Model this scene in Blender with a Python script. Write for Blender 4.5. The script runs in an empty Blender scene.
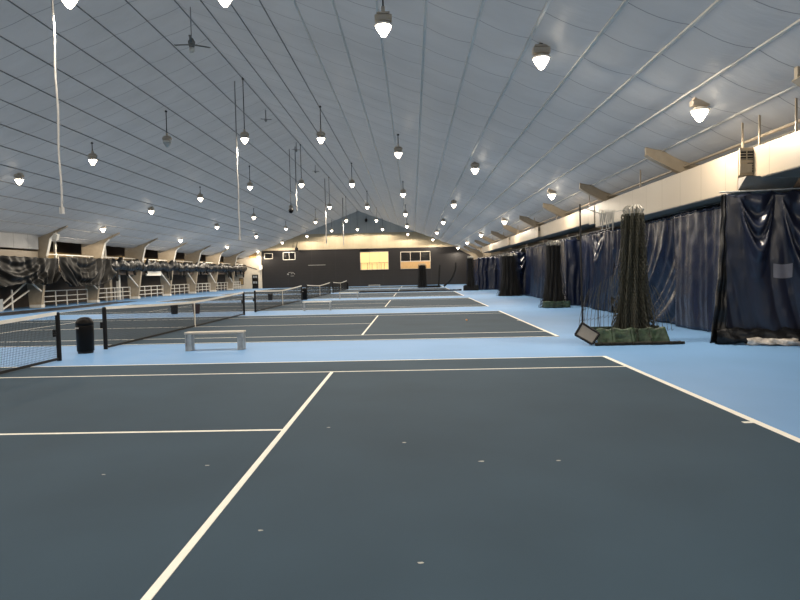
import bpy, math, random
from math import sin, cos, pi, radians, sqrt, exp
from mathutils import Vector, Matrix, noise

SC = bpy.context.scene
COL = SC.collection
random.seed(7)

# ------------------------------------------------------------------ materials
def s2l(c):
    return tuple((x / 12.92) if x <= 0.04045 else ((x + 0.055) / 1.055) ** 2.4 for x in c)
def hx(h):
    return s2l(tuple(int(h[i:i + 2], 16) / 255 for i in (0, 2, 4)))
MATS = {}
def mat(name, color, rough=0.6, metal=0.0, spec=0.4, var=0.12, vscale=4.0, bump=0.0, bscale=30.0,
        emit=None, estr=0.0, coat=0.0, stretch=(1, 1, 1)):
    m = bpy.data.materials.new(name); m.use_nodes = True
    nt = m.node_tree; b = nt.nodes['Principled BSDF']
    tc = nt.nodes.new('ShaderNodeTexCoord'); mp = nt.nodes.new('ShaderNodeMapping')
    mp.inputs['Scale'].default_value = stretch
    nt.links.new(tc.outputs['Object'], mp.inputs['Vector'])
    nz = nt.nodes.new('ShaderNodeTexNoise'); nz.inputs['Scale'].default_value = vscale
    nz.inputs['Detail'].default_value = 5
    nt.links.new(mp.outputs['Vector'], nz.inputs['Vector'])
    cr = nt.nodes.new('ShaderNodeValToRGB')
    lo = tuple(max(0, c * (1 - var)) for c in color) + (1,)
    hi = tuple(min(1, c * (1 + var)) for c in color) + (1,)
    cr.color_ramp.elements[0].position = 0.3; cr.color_ramp.elements[1].position = 0.7
    cr.color_ramp.elements[0].color = lo; cr.color_ramp.elements[1].color = hi
    nt.links.new(nz.outputs['Fac'], cr.inputs['Fac'])
    nt.links.new(cr.outputs['Color'], b.inputs['Base Color'])
    b.inputs['Roughness'].default_value = rough; b.inputs['Metallic'].default_value = metal
    b.inputs['Specular IOR Level'].default_value = spec
    if coat: b.inputs['Coat Weight'].default_value = coat
    if bump:
        n2 = nt.nodes.new('ShaderNodeTexNoise'); n2.inputs['Scale'].default_value = bscale
        n2.inputs['Detail'].default_value = 4
        nt.links.new(mp.outputs['Vector'], n2.inputs['Vector'])
        bp = nt.nodes.new('ShaderNodeBump'); bp.inputs['Strength'].default_value = bump
        bp.inputs['Distance'].default_value = 0.05
        nt.links.new(n2.outputs['Fac'], bp.inputs['Height'])
        nt.links.new(bp.outputs['Normal'], b.inputs['Normal'])
    if emit:
        b.inputs['Emission Color'].default_value = (*emit, 1); b.inputs['Emission Strength'].default_value = estr
    MATS[name] = m
    return m

def math_node(nt, op, a, b=None):
    n = nt.nodes.new('ShaderNodeMath'); n.operation = op
    for i, v in enumerate((a, b)):
        if v is None: continue
        if isinstance(v, (int, float)): n.inputs[i].default_value = v
        else: nt.links.new(v, n.inputs[i])
    return n.outputs[0]

def seam(nt, sock, period, width):
    """1 inside a thin line every period along a coordinate"""
    f = math_node(nt, 'FRACT', math_node(nt, 'DIVIDE', sock, period))
    return math_node(nt, 'LESS_THAN', f, width / period)

def lined(name, base, line, specs, rough=0.6, spec=0.3, transl=0.0, bump=0.0, bscale=3.0, var=0.08, stretch=(1, 1, 1)):
    """surface with seam lines: specs = [(axis, period, width, strength)]"""
    m = mat(name, base, rough, spec=spec, var=var, vscale=0.6, bump=bump, bscale=bscale, stretch=stretch)
    nt = m.node_tree; b = nt.nodes['Principled BSDF']
    src = b.inputs['Base Color'].links[0].from_socket
    tc = nt.nodes.new('ShaderNodeTexCoord'); sp = nt.nodes.new('ShaderNodeSeparateXYZ')
    nt.links.new(tc.outputs['Object'], sp.inputs[0])
    for ax, per, w, st in specs:
        k = math_node(nt, 'MULTIPLY', seam(nt, sp.outputs[ax], per, w), st)
        mx = nt.nodes.new('ShaderNodeMixRGB'); nt.links.new(k, mx.inputs[0])
        nt.links.new(src, mx.inputs[1]); mx.inputs[2].default_value = (*line, 1)
        src = mx.outputs[0]
    nt.links.new(src, b.inputs['Base Color'])
    if transl:
        tr = nt.nodes.new('ShaderNodeBsdfTranslucent'); nt.links.new(src, tr.inputs['Color'])
        ms = nt.nodes.new('ShaderNodeMixShader'); ms.inputs[0].default_value = transl
        out = nt.nodes['Material Output']
        nt.links.new(b.outputs[0], ms.inputs[1]); nt.links.new(tr.outputs[0], ms.inputs[2])
        nt.links.new(ms.outputs[0], out.inputs['Surface'])
    return m

M = {}
M['blue'] = mat('blue_floor_paint', (0.170, 0.340, 0.610), 0.6, spec=0.25, var=0.05, vscale=0.5, bump=0.05, bscale=120)
M['court'] = mat('dark_court_paint', (0.040, 0.070, 0.102), 0.75, spec=0.10, var=0.10, vscale=0.6, bump=0.05, bscale=150)
M['line'] = mat('white_line_paint', (0.92, 0.89, 0.80), 0.6, var=0.04)
M['scuff'] = mat('chalk_scuff', (0.45, 0.45, 0.42), 0.8)
M['liner'] = lined('roof_liner_fabric', (0.47, 0.475, 0.475), (0.16, 0.165, 0.175), [(1, 1.43, 0.03, 0.75)], rough=0.45, spec=0.4,
                   transl=0.30, bump=0.9, bscale=1.6, var=0.06, stretch=(0.6, 1.6, 1))  # translucency added so outside light brightens the ceiling evenly
M['batten_d'] = mat('shaded_batten_grey', (0.27, 0.265, 0.26), 0.5, var=0.05)  # shade on pale battens put into the colour; plain grey for cords, pulleys
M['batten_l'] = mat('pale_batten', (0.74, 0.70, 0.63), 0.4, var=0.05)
M['siding'] = lined('charcoal_siding', (0.017, 0.0155, 0.016), (0.032, 0.029, 0.029), [(2, 0.42, 0.02, 0.5), (0, 3.6, 0.05, 0.6)], rough=0.5, spec=0.3)
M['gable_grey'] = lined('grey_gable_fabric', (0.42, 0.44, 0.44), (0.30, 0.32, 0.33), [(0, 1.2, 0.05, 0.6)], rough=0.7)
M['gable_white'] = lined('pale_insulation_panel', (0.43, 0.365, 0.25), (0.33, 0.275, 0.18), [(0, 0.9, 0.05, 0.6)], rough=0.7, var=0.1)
M['cream'] = mat('cream_sheet_metal', (0.30, 0.25, 0.185), 0.45, spec=0.4, var=0.05, vscale=2)
M['duct'] = lined('cream_duct_metal', (0.235, 0.198, 0.150), (0.13, 0.12, 0.09), [(1, 1.22, 0.03, 0.8)], rough=0.45, spec=0.4, var=0.05)
M['cream_d'] = mat('grille_cream_metal', (0.30, 0.27, 0.22), 0.5)  # greyer cream of the duct grille blades
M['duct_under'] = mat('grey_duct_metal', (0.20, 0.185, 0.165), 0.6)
M['tan'] = mat('tan_frame_paint', (0.40, 0.335, 0.25), 0.55, var=0.08)
M['white'] = mat('white_rail_paint', (0.80, 0.76, 0.68), 0.45, var=0.04)
M['whitewall'] = mat('cream_wall_paint', (0.66, 0.58, 0.46), 0.7, var=0.05)
M['brown'] = mat('dark_brown_wall', (0.055, 0.040, 0.030), 0.7, var=0.2, vscale=1.5)
M['yellow'] = mat('ochre_board', (0.36, 0.25, 0.11), 0.6, var=0.15)
M['fascia'] = mat('brown_fascia', (0.16, 0.115, 0.085), 0.6)
M['black'] = mat('black_paint', (0.007, 0.007, 0.008), 0.55, spec=0.2, var=0.2)
M['rubber'] = mat('black_rubber', (0.010, 0.010, 0.011), 0.75)
M['plastic'] = mat('black_plastic', (0.005, 0.0045, 0.004), 0.4, spec=0.12)
M['blackcloth'] = mat('black_vinyl_drape', (0.0065, 0.006, 0.005), 0.5, spec=0.25, var=0.3)
M['bundle'] = mat('bundled_black_vinyl', (0.007, 0.0075, 0.009), 0.4, spec=0.28, bump=0.4, bscale=12)
M['navy'] = mat('navy_vinyl', (0.0045, 0.0085, 0.026), 0.27, spec=0.42, var=0.15, vscale=2, bump=0.25, bscale=5, stretch=(1, 1, 0.4))
M['navy_d'] = mat('worn_navy_vinyl', (0.011, 0.015, 0.032), 0.30, spec=0.42, var=0.2, vscale=2, bump=0.3, bscale=5, stretch=(1, 1, 0.4))
M['patch'] = mat('grey_tape_patch', (0.13, 0.13, 0.16), 0.4)
M['hem'] = mat('crumpled_clear_vinyl', (0.55, 0.50, 0.45), 0.25, spec=0.8, var=0.4, vscale=12)
M['netblack'] = mat('black_net_cord', (0.010, 0.010, 0.011), 0.7)
M['netolive'] = mat('olive_net_cord', (0.028, 0.028, 0.018), 0.7, var=0.25)
M['netcore'] = mat('folded_olive_netting', (0.016, 0.015, 0.010), 0.85, var=0.5, vscale=14, bump=0.8, bscale=40, stretch=(1, 1, 0.35))
M['netdark'] = mat('folded_black_netting', (0.010, 0.009, 0.008), 0.8, var=0.5, vscale=14, bump=0.8, bscale=40, stretch=(1, 1, 0.35))
M['green'] = mat('green_tarp', (0.030, 0.055, 0.030), 0.5, spec=0.5, var=0.5, vscale=9, bump=0.4, bscale=14)
M['rope'] = mat('grey_rope', (0.30, 0.29, 0.26), 0.8)
M['tape'] = mat('white_net_tape', (0.80, 0.76, 0.68), 0.6, var=0.04)
M['ropew'] = mat('white_rope', (0.50, 0.49, 0.47), 0.8)
M['housing'] = mat('ballast_housing_metal', (0.55, 0.46, 0.36), 0.5)  # lamp glare on the ballast box put into this warm tan
M['reflector'] = mat('lamp_reflector_metal', (0.80, 0.74, 0.64), 0.4)
M['glow'] = mat('lamp_glass_glow', (1, 0.93, 0.8), 0.4, emit=(1.0, 0.86, 0.66), estr=14)
M['offglass'] = mat('unlit_lamp_glass', (0.55, 0.55, 0.52), 0.2)
M['litroom'] = mat('lit_room_wall', (0.80, 0.60, 0.25), 0.7, emit=(1.0, 0.76, 0.30), estr=0.55, var=0.06)
M['bronze'] = mat('bench_wood', (0.46, 0.42, 0.36), 0.5, var=0.2, vscale=3, stretch=(1, 6, 6))
M['steel'] = mat('galvanized_steel', (0.40, 0.41, 0.41), 0.4, metal=0.6, var=0.25, vscale=8)
M['darkglass'] = mat('dark_window_glass', (0.010, 0.008, 0.007), 0.08, spec=0.8)
M['wood'] = mat('warm_wood_panel', (0.62, 0.38, 0.16), 0.5, var=0.12, stretch=(4, 1, 1))
M['winframe'] = mat('pale_window_frame', (0.62, 0.54, 0.44), 0.5)
M['ball'] = mat('orange_ball_felt', (0.75, 0.38, 0.16), 0.8)
M['red'] = mat('dark_red_plastic', (0.050, 0.016, 0.016), 0.5)
M['emblem'] = mat('pale_wall_emblem', (0.30, 0.29, 0.27), 0.6)
M['tarp'] = mat('dark_floor_tarp', (0.022, 0.024, 0.034), 0.4, spec=0.7, var=0.5, vscale=3, bump=0.5, bscale=6)

# ------------------------------------------------------------------ mesh builder
class MB:
    def __init__(s): s.v = []; s.f = []; s.m = []; s.mi = 0
    def add(s, vs, fs):
        o = len(s.v); s.v += [tuple(v) for v in vs]
        for f in fs: s.f.append(tuple(i + o for i in f)); s.m.append(s.mi)
        return s
    def box(s, c, d):
        x, y, z = c; a, b, e = d[0] / 2, d[1] / 2, d[2] / 2
        vs = [(x + i * a, y + j * b, z + k * e) for k in (-1, 1) for j in (-1, 1) for i in (-1, 1)]
        return s.add(vs, [(0, 2, 3, 1), (4, 5, 7, 6), (0, 1, 5, 4), (2, 6, 7, 3), (0, 4, 6, 2), (1, 3, 7, 5)])
    def bb(s, a, b):
        return s.box([(a[i] + b[i]) / 2 for i in range(3)], [abs(b[i] - a[i]) for i in range(3)])
    def bar(s, p, q, w, h=None, n=4, up=(0, 0, 1)):
        p, q = Vector(p), Vector(q); d = (q - p)
        if d.length < 1e-6: return s
        d.normalize(); u = Vector(up)
        if abs(d.dot(u)) > 0.99: u = Vector((0, 1, 0))
        r = d.cross(u).normalized(); u = r.cross(d); h = w if h is None else h
        vs = []
        for c in (p, q):
            for i in range(n):
                a = 2 * pi * (i + 0.5) / n; k = 1 / cos(pi / n)
                vs.append(c + r * (w / 2 * k * cos(a)) + u * (h / 2 * k * sin(a)))
        fs = [(i, (i + 1) % n, n + (i + 1) % n, n + i) for i in range(n)]
        fs += [tuple(range(n - 1, -1, -1)), tuple(range(n, 2 * n))]
        return s.add(vs, fs)
    def tube(s, pts, w, n=6):
        for a, b in zip(pts, pts[1:]): s.bar(a, b, w, n=n)
        return s
    def lathe(s, prof, n=20, c=(0, 0, 0), sx=1, sy=1, cap=True):
        vs = []
        for r, z in prof:
            for i in range(n):
                a = 2 * pi * i / n; vs.append((c[0] + r * cos(a) * sx, c[1] + r * sin(a) * sy, c[2] + z))
        fs = []
        for j in range(len(prof) - 1):
            for i in range(n):
                fs.append((j * n + i, j * n + (i + 1) % n, (j + 1) * n + (i + 1) % n, (j + 1) * n + i))
        if cap: fs += [tuple(range(n - 1, -1, -1)), tuple((len(prof) - 1) * n + i for i in range(n))]
        return s.add(vs, fs)
    def prism_y(s, poly, y0, y1):
        n = len(poly)
        vs = [(x, y0, z) for x, z in poly] + [(x, y1, z) for x, z in poly]
        fs = [(i, (i + 1) % n, n + (i + 1) % n, n + i) for i in range(n)] + [tuple(range(n - 1, -1, -1)), tuple(range(n, 2 * n))]
        return s.add(vs, fs)
    def grid(s, fn, nu, nv, closed=False):
        vs = [fn(i / nu, j / nv) for j in range(nv + 1) for i in range(nu + 1 if not closed else nu)]
        W = nu + 1 if not closed else nu
        fs = []
        for j in range(nv):
            for i in range(nu):
                i2 = (i + 1) % W if closed else i + 1
                fs.append((j * W + i, j * W + i2, (j + 1) * W + i2, (j + 1) * W + i))
        return s.add(vs, fs)
    def mesh(s, name, m, smooth=False):
        me = bpy.data.meshes.new(name); me.from_pydata(s.v, [], s.f)
        for x in (m if isinstance(m, (list, tuple)) else [m]): me.materials.append(x)
        me.polygons.foreach_set('material_index', s.m)
        if smooth: me.polygons.foreach_set('use_smooth', [True] * len(s.f))
        me.update(); return me
    def build(s, name, m, parent=None, smooth=False, thick=0, bevel=0):
        o = bpy.data.objects.new(name, s.mesh(name, m, smooth)); COL.objects.link(o)
        if parent is not None: o.parent = parent
        if thick:
            md = o.modifiers.new('t', 'SOLIDIFY'); md.thickness = thick; md.offset = 0
        if bevel:
            md = o.modifiers.new('b', 'BEVEL'); md.width = bevel; md.segments = 2; md.limit_method = 'ANGLE'
        return o

def tag(o, label=None, cat=None, group=None, kind=None):
    if label: o['label'] = label
    if cat: o['category'] = cat
    if group: o['group'] = group
    if kind: o['kind'] = kind
    return o
def empty(name, loc=(0, 0, 0), rz=0, label=None, cat=None, group=None):
    o = bpy.data.objects.new(name, None); o.empty_display_size = 0.2; COL.objects.link(o)
    o.location = loc; o.rotation_euler = (0, 0, rz)
    return tag(o, label, cat, group)
def copy_tree(o, parent=None):
    c = o.copy(); COL.objects.link(c)
    if parent is not None: c.parent = parent
    for ch in list(o.children): copy_tree(ch, c)
    return c
def struct(name, mb, m, label=None, cat=None, **k):
    o = mb.build(name, m, **k)
    return tag(o, label, cat, kind='structure')

# ------------------------------------------------------------------ layout numbers (metres)
ROWS = [14.29 + 14.84 * k for k in range(6)]           # strips between the courts
CYS = [6.87 + 14.84 * k for k in range(6)]             # court centres
RIDGE, SL = 11.35, 0.385
def roof_z(x): return RIDGE - SL * abs(x)
YB, YF = -9.0, 90.5                                     # back and far walls
FR = [18.6 + 7.18 * k for k in range(-3, 11)]           # steel frames along the hall

# ------------------------------------------------------------------ floor, courts
struct('floor', MB().bb((-21.5, YB, -0.3), (18.6, YF, 0)), M['blue'], 'light blue painted floor of the tennis hall', 'floor')
B, S = 11.885, 6.44
ordn = ['nearest', 'second', 'third', 'fourth', 'fifth', 'farthest']
for k, cy in enumerate(CYS):
    c = MB().bb((-B, -5.485, 0.0), (B, 5.485, 0.006)).build('court_surface', M['court'])
    c.location = (0, cy, 0)
    tag(c, f'{ordn[k]} dark grey court rectangle painted on the blue floor', 'court', 'court surfaces', 'structure')
    zt = 0.009
    for sy in (-1, 1):
        MB().bb((-B, sy * 5.485, 0.004), (B, sy * 5.435, zt)).build('doubles_sideline', M['line'], c)
        MB().bb((-B, sy * 4.14, 0.004), (B, sy * 4.09, zt)).build('singles_sideline', M['line'], c)
    for sx in (-1, 1):
        MB().bb((sx * B, -5.485, 0.004), (sx * (B - 0.09), 5.485, zt + .001)).build('baseline', M['line'], c)
        MB().bb((sx * (S + .03), -4.115, 0.004), (sx * (S - .03), 4.115, zt + .001)).build('service_line', M['line'], c)
        MB().bb((sx * (B - .09), -0.03, 0.004), (sx * (B - 0.2), 0.03, zt + .001)).build('centre_mark', M['line'], c)
    MB().bb((-S, -0.027, 0.004), (S, 0.027, zt)).build('centre_service_line', M['line'], c)
    if k == 0:
        for (x, y, r, rot) in ((6.85, 4.13 - cy, .022, .4), (7.97, 3.63 - cy, .022, 1.2), (5.97, 5.6 - cy, .022, .2), (6.94, 6.95 - cy, .022, .9),
                               (7.83, 6.27 - cy, .025, 0.1), (8.57, 5.6 - cy, .03, .6), (9.29, 5.59 - cy, .024, 1.0), (5.09, 5.38 - cy, .02, .2)):
            m = MB(); n = 9
            vs = [(x + r * (0.6 + 0.5 * random.random()) * cos(2 * pi * i / n + rot) * 1.2, y + r * 0.7 * (0.5 + 0.6 * random.random()) * sin(2 * pi * i / n + rot), 0.0066) for i in range(n)]
            m.add(vs, [tuple(range(n))]).build('scuff_mark', M['scuff'], c)

# ------------------------------------------------------------------ roof liner
def liner(sx0, sx1):
    m = MB(); W = 1.2; sub = 6
    xs = []
    ns = int(round(abs(sx1 - sx0) / W * sub))
    L = YF - YB; ny = int(L / 0.36)
    def fn(u, v):
        x = sx0 + (sx1 - sx0) * u; y = YB + L * v
        t = (abs(x) / W) % 1.0
        sag = 0.055 + 0.07 * max(0, (x - 6) / 9)
        q = (y / 1.43) % 1.0
        pil = 0.6 + 0.4 * sin(pi * q)
        s = sag * 4 * t * (1 - t) * pil
        wv = 0.03 * noise.noise((x * 0.5, y * 0.8, 3.0)) * (4 * t * (1 - t))
        return (x, y, roof_z(x) - s + wv)
    m.grid(fn, ns, ny)
    return m
o = struct('ceiling', liner(-17.4, 17.4), M['liner'], 'pale grey-blue quilted fabric roof liner over the courts', 'ceiling', smooth=True)
for i in range(-14, 15):
    x = i * 1.2
    if abs(x) > 17: continue
    z = roof_z(x) - 0.02 - (0.03 if i == 0 else 0)
    light = x > 4.7  # same battens throughout; the rest carry their shade in the colour
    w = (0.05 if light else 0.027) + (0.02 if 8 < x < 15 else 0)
    m = MB().bb((x - w / 2, YB, z - 0.02), (x + w / 2, YF, z + 0.02))
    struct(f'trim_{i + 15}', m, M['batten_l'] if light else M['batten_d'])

# ------------------------------------------------------------------ far wall
struct('wall_back', MB().bb((-15.0, YF, 0), (18.6, YF + 0.3, 5.66)), M['siding'], 'charcoal siding end wall with windows', 'wall')
zz = 5.66
def gz(x): return roof_z(x) - 0.02
g = MB(); zc = 8.0  # split follows the lamp reflectors' cutoff; lit band given its own colour
poly = [(-17.4, zz), (17.4, zz)] + [(x, min(zc, gz(x))) for x in (17.4, 14.7)] + [((RIDGE - zc) / SL, zc), (-(RIDGE - zc) / SL, zc)] + [(x, min(zc, gz(x))) for x in (-14.7, -17.4)]
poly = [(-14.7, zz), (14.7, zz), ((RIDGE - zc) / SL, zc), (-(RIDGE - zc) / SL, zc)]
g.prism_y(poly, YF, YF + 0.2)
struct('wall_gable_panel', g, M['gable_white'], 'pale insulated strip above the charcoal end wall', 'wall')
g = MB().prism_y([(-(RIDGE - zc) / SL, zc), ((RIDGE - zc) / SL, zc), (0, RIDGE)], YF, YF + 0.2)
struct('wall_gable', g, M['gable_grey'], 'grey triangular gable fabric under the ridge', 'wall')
# ledge along the top of the dark wall
o = MB().bb((-14.6, YF - 0.12, 5.62), (14.9, YF, 5.74)).build('trim_40', M['cream']); tag(o, kind='structure')
# cream wall on the left end of the far wall
struct('wall_left_end', MB().bb((-21.5, YF - 0.35, 0), (-14.75, YF, 5.72)), M['whitewall'], 'cream painted end wall with a door, left of the charcoal wall', 'wall')
struct('wall_front', MB().bb((-21.5, YB - 0.3, 0), (18.6, YB, 11.4)), M['gable_grey'], 'grey wall behind the viewer', 'wall')
struct('wall_right', MB().bb((18.3, YB, 0), (18.6, YF, 6)), M['brown'], 'dark brown side wall behind the navy curtains', 'wall')
struct('wall_left', MB().bb((-21.8, YB, 0), (-21.5, YF, 6)), M['brown'], 'dark brown side wall behind the left gallery', 'wall')
m = MB().bb((-21.5, YB, 5.25), (-17.3, YF, 5.35)).bb((17.3, YB, 4.98), (18.6, YF, 5.08))
struct('ceiling', m, M['fascia'], 'brown soffit beyond the eaves on both sides', 'ceiling')

def window(n, x0, x1, z0, z1, panes, label, glass, y=YF, fr=M['winframe'], fw=0.09):
    w = tag(empty(f'window_{n}', ((x0 + x1) / 2, y, z0)), label, 'window', kind='structure')
    cx = (x0 + x1) / 2; hw = (x1 - x0) / 2; H = z1 - z0
    f = MB()
    f.bb((-hw, -0.1, 0), (hw, 0.02, fw)).bb((-hw, -0.1, H - fw), (hw, 0.02, H))
    f.bb((-hw, -0.1, 0), (-hw + fw, 0.02, H)).bb((hw - fw, -0.1, 0), (hw, 0.02, H))
    for i in range(1, panes):
        xm = -hw + 2 * hw * i / panes; f.bb((xm - fw * .4, -0.09, 0), (xm + fw * .4, 0.02, H))
    f.build('window_frame', fr, w)
    MB().bb((-hw + 0.02, -0.03, 0.02), (hw - 0.02, 0.0, H - 0.02)).build('window_pane', glass, w)
    return w
w = window(1, 0.15, 4.4, 2.45, 5.15, 3, 'lit yellow viewing window in the middle of the charcoal wall', M['litroom'], fw=0.07)
r = MB().bb((-2.1, -0.17, 1.0), (2.05, -0.12, 1.06))
for x in (-2.0, -1.05, -0.35, 0.4, 1.0, 1.5): r.bb((x - 0.025, -0.16, 0.05), (x + 0.025, -0.12, 1.05))
r.build('guard_bar', M['fascia'], w)
w = window(2, 6.2, 10.7, 2.45, 5.05, 3, 'three-pane window over a warm wooden panel in the charcoal wall', M['darkglass'])
MB().bb((-2.2, -0.12, 0.06), (2.2, -0.04, 1.1)).build('wood_panel', M['wood'], w)
MB().bb((-2.25, -0.14, 1.08), (2.25, -0.04, 1.2)).build('window_rail', M['winframe'], w)
window(3, -11.5, -9.6, 4.2, 5.38, 2, 'small dark two-pane window high on the left of charcoal wall', M['darkglass'], fr=M['white'])
window(4, -14.3, -13.0, 4.4, 5.3, 1, 'small dark window in the corner beside the cream wall', M['darkglass'])
w = window(5, -16.65, -15.3, 4.5, 5.5, 1, 'small amber window high in the cream end wall', M['wood'], y=YF - 0.36)
# wall details
e = MB()
for i in range(9):
    a0, a1 = pi - pi * i / 9, pi - pi * (i + 1) / 9
    e.bar((0.55 * cos(a0), 0, 0.34 * sin(a0)), (0.55 * cos(a1), 0, 0.34 * sin(a1)), 0.07, 0.07)
e.box((-0.42, 0, 0.02), (0.18, 0.05, 0.16)).box((0.1, 0, 0.12), (0.22, 0.05, 0.1)).box((0.2, 0, -0.22), (0.5, 0.05, 0.07))
o = e.build('wall_emblem', M['emblem']); o.location = (-10.35, YF - 0.03, 2.0)
tag(o, 'small pale arched emblem on the left part of charcoal wall', 'emblem')
o = MB().bb((-1.3, -0.05, 0), (1.3, 0, 0.08)).build('wall_ledge', M['emblem']); o.location = (-6.4, YF, 3.3)
tag(o, 'thin pale ledge on the charcoal wall right of the emblem', 'ledge')
o = MB().bb((-0.65, -0.22, 0), (0.65, 0, 0.2)).build('wall_vent_hood', M['black']); o.location = (0.8, YF - 0.12, 5.42)
tag(o, 'flat black hood above the lit yellow window', 'vent')
# door in the cream wall
d = tag(empty('door_1', (-15.7, YF - 0.36, 0)), 'black glazed door in the cream end wall', 'door', kind='structure')
MB().bb((-0.45, -0.06, 0.0), (0.45, 0.0, 2.1)).build('door_leaf', M['black'], d)
for iz in range(4):
    for ix in range(2): MB().bb((-0.32 + ix * 0.34, -0.075, 0.35 + iz * 0.42), (-0.32 + ix * 0.34 + 0.27, -0.06, 0.35 + iz * 0.42 + 0.32)).build('door_pane', M['steel'] if iz in (1, 3) else M['darkglass'], d)
p = tag(empty('notice_board', (-17.8, YF - 0.36, 0.6)), 'small framed notice board on the cream wall left of the door', 'board')
MB().bb((-0.35, -0.06, 0), (0.35, 0, 1.05)).build('board_frame', M['fascia'], p)
MB().bb((-0.24, -0.07, 0.12), (0.24, -0.05, 0.93)).build('board_face', M['yellow'], p)
m = MB().tube([(-18.6, YF - .4, 5.6), (-18.6, YF - .4, 4.1), (-17.2, YF - .4, 3.5), (-15.4, YF - .4, 2.9)], 0.09)
tag(m.build('wall_pipe', M['fascia']), 'brown bent pipe running down the cream end wall', 'pipe')
tag(MB().bb((-15.0, YF - 0.75, 2.9), (-14.55, YF - 0.345, 3.5)).bb((-14.9, YF - 0.8, 2.75), (-14.65, YF - .4, 2.9)).build('heater_box', M['white']), 'white box fixed at the corner of the cream wall', 'box')
# lamp hood at the gable left
m = MB().bar((0, 0, 0), (0.15, 0, 0.9), 0.08).lathe([(0.28, -0.35), (0.25, 0.0), (0.1, 0.1)], 12)
o = m.build('wall_speaker', M['black']); o.location = (-9.3, YF - 0.6, 5.95)
tag(o, 'black loudspeaker hung at the left end of pale gable strip', 'speaker')
o = MB().lathe([(0.12, -.3), (0.2, -.1), (0.2, .1), (.1, .22)], 12).bar((0, 0, .2), (0, .25, .5), .06).build('wall_camera', M['black'], smooth=True); o.location = (1.2, YF - 0.3, 9.9)
tag(o, 'small black camera on the grey gable under the ridge', 'camera')

# ------------------------------------------------------------------ frames
def frame_poly_left():
    # x is mirrored for the right side
    return [(-17.95, 0), (-17.15, 0), (-16.62, 3.5), (-16.32, 4.66), (-15.95, 5.0), (-15.15, 5.44), (-15.1, 5.53), (-16.6, 4.97), (-18.2, 4.36), (-18.2, 3.5)]
fpos = ['just before the first black drape', 'in the draped gallery bays', 'between the two near bundled drapes', 'in the middle of the gallery', 'beyond the middle of the gallery', 'in the far half of gallery', 'near the far end of gallery', 'last before the cream end wall']
def frame(side, y, label, group):
    s = 1 if side < 0 else -1
    r = empty('steel_frame_column', (0, y, 0), 0, label, 'column', group)
    Q = frame_poly_left() if side < 0 else [(-17.95, 0), (-17.1, 0), (-16.95, 4.0), (-16.6, 4.42), (-16.0, 4.72), (-15.3, 5.08), (-15.1, 5.22), (-15.1, 5.53), (-18.2, 4.36), (-18.2, 3.5)]
    P = [(s * x, z) for x, z in Q]
    MB().prism_y(P, -0.05, 0.05).build('web', M['tan'], r)
    def flange(pts, name, m):
        f = MB()
        for a, b in zip(pts, pts[1:]): f.bar((a[0], 0, a[1]), (b[0], 0, b[1]), 0.24, 0.035, up=(-s * .8, 0, .5))
        f.build(name, m, r)
    if side < 0:
        flange(P[1:3], 'column_flange', M['tan']); flange(P[2:5], 'knee_flange', M['white']); flange(P[4:6], 'haunch_flange', M['tan'])
    else:
        flange(P[1:4], 'column_flange', M['tan']); flange(P[3:7], 'haunch_flange', M['tan'])
    MB().box((s * -17.45, 0, 0.12), (0.8, 0.4, 0.2)).build('base_block', M['white'], r)
    if side < 0:
        MB().bar((-17.0, -2.4, 2.4), (-17.05, -0.1, 1.1), 0.08).build('brace', M['white'], r)
    return r
li = 0
names = ['nearest', 'second nearest', 'third', 'fourth', 'fifth', 'sixth', 'seventh', 'eighth', 'ninth', 'tenth', 'eleventh', 'twelfth']
for y in FR:
    if y > 33 and y < YF - 1:
        frame(-1, y, f'{names[li]} tan tapered steel column of the left gallery, counted from the camera', 'left gallery columns'); li += 1
ri = 0
for y in FR:
    if y > 10 and y < YF + 0.5:
        frame(1, min(y, YF - .3), f'{names[ri]} tan steel roof knee above the right curtains, counted from the camera', 'right frame columns'); ri += 1

# ------------------------------------------------------------------ left gallery
struct('floor', MB().bb((-21.5, YB, 2.52), (-17.25, YF - .35, 2.72)), M['fascia'], 'brown balcony deck of the left gallery', 'floor')
struct('trim_41', MB().bb((-17.3, YB, 2.2), (-17.2, YF - .4, 2.74)), M['fascia'])
struct('wall_gallery', MB().bb((-20.2, YB, 2.7), (-20.0, YF - .35, 4.05)), M['yellow'], 'ochre board wall at the back of the balcony', 'wall')
struct('wall_gallery_upper', MB().bb((-20.2, YB, 4.05), (-20.0, YF - .35, 5.3)), M['brown'], 'dark glazing band at the back of the balcony', 'wall')
struct('wall_gallery_lower', MB().bb((-19.6, YB, 0), (-19.4, YF - .35, 2.5)), M['brown'], 'dark recess wall under the balcony', 'wall')
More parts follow.
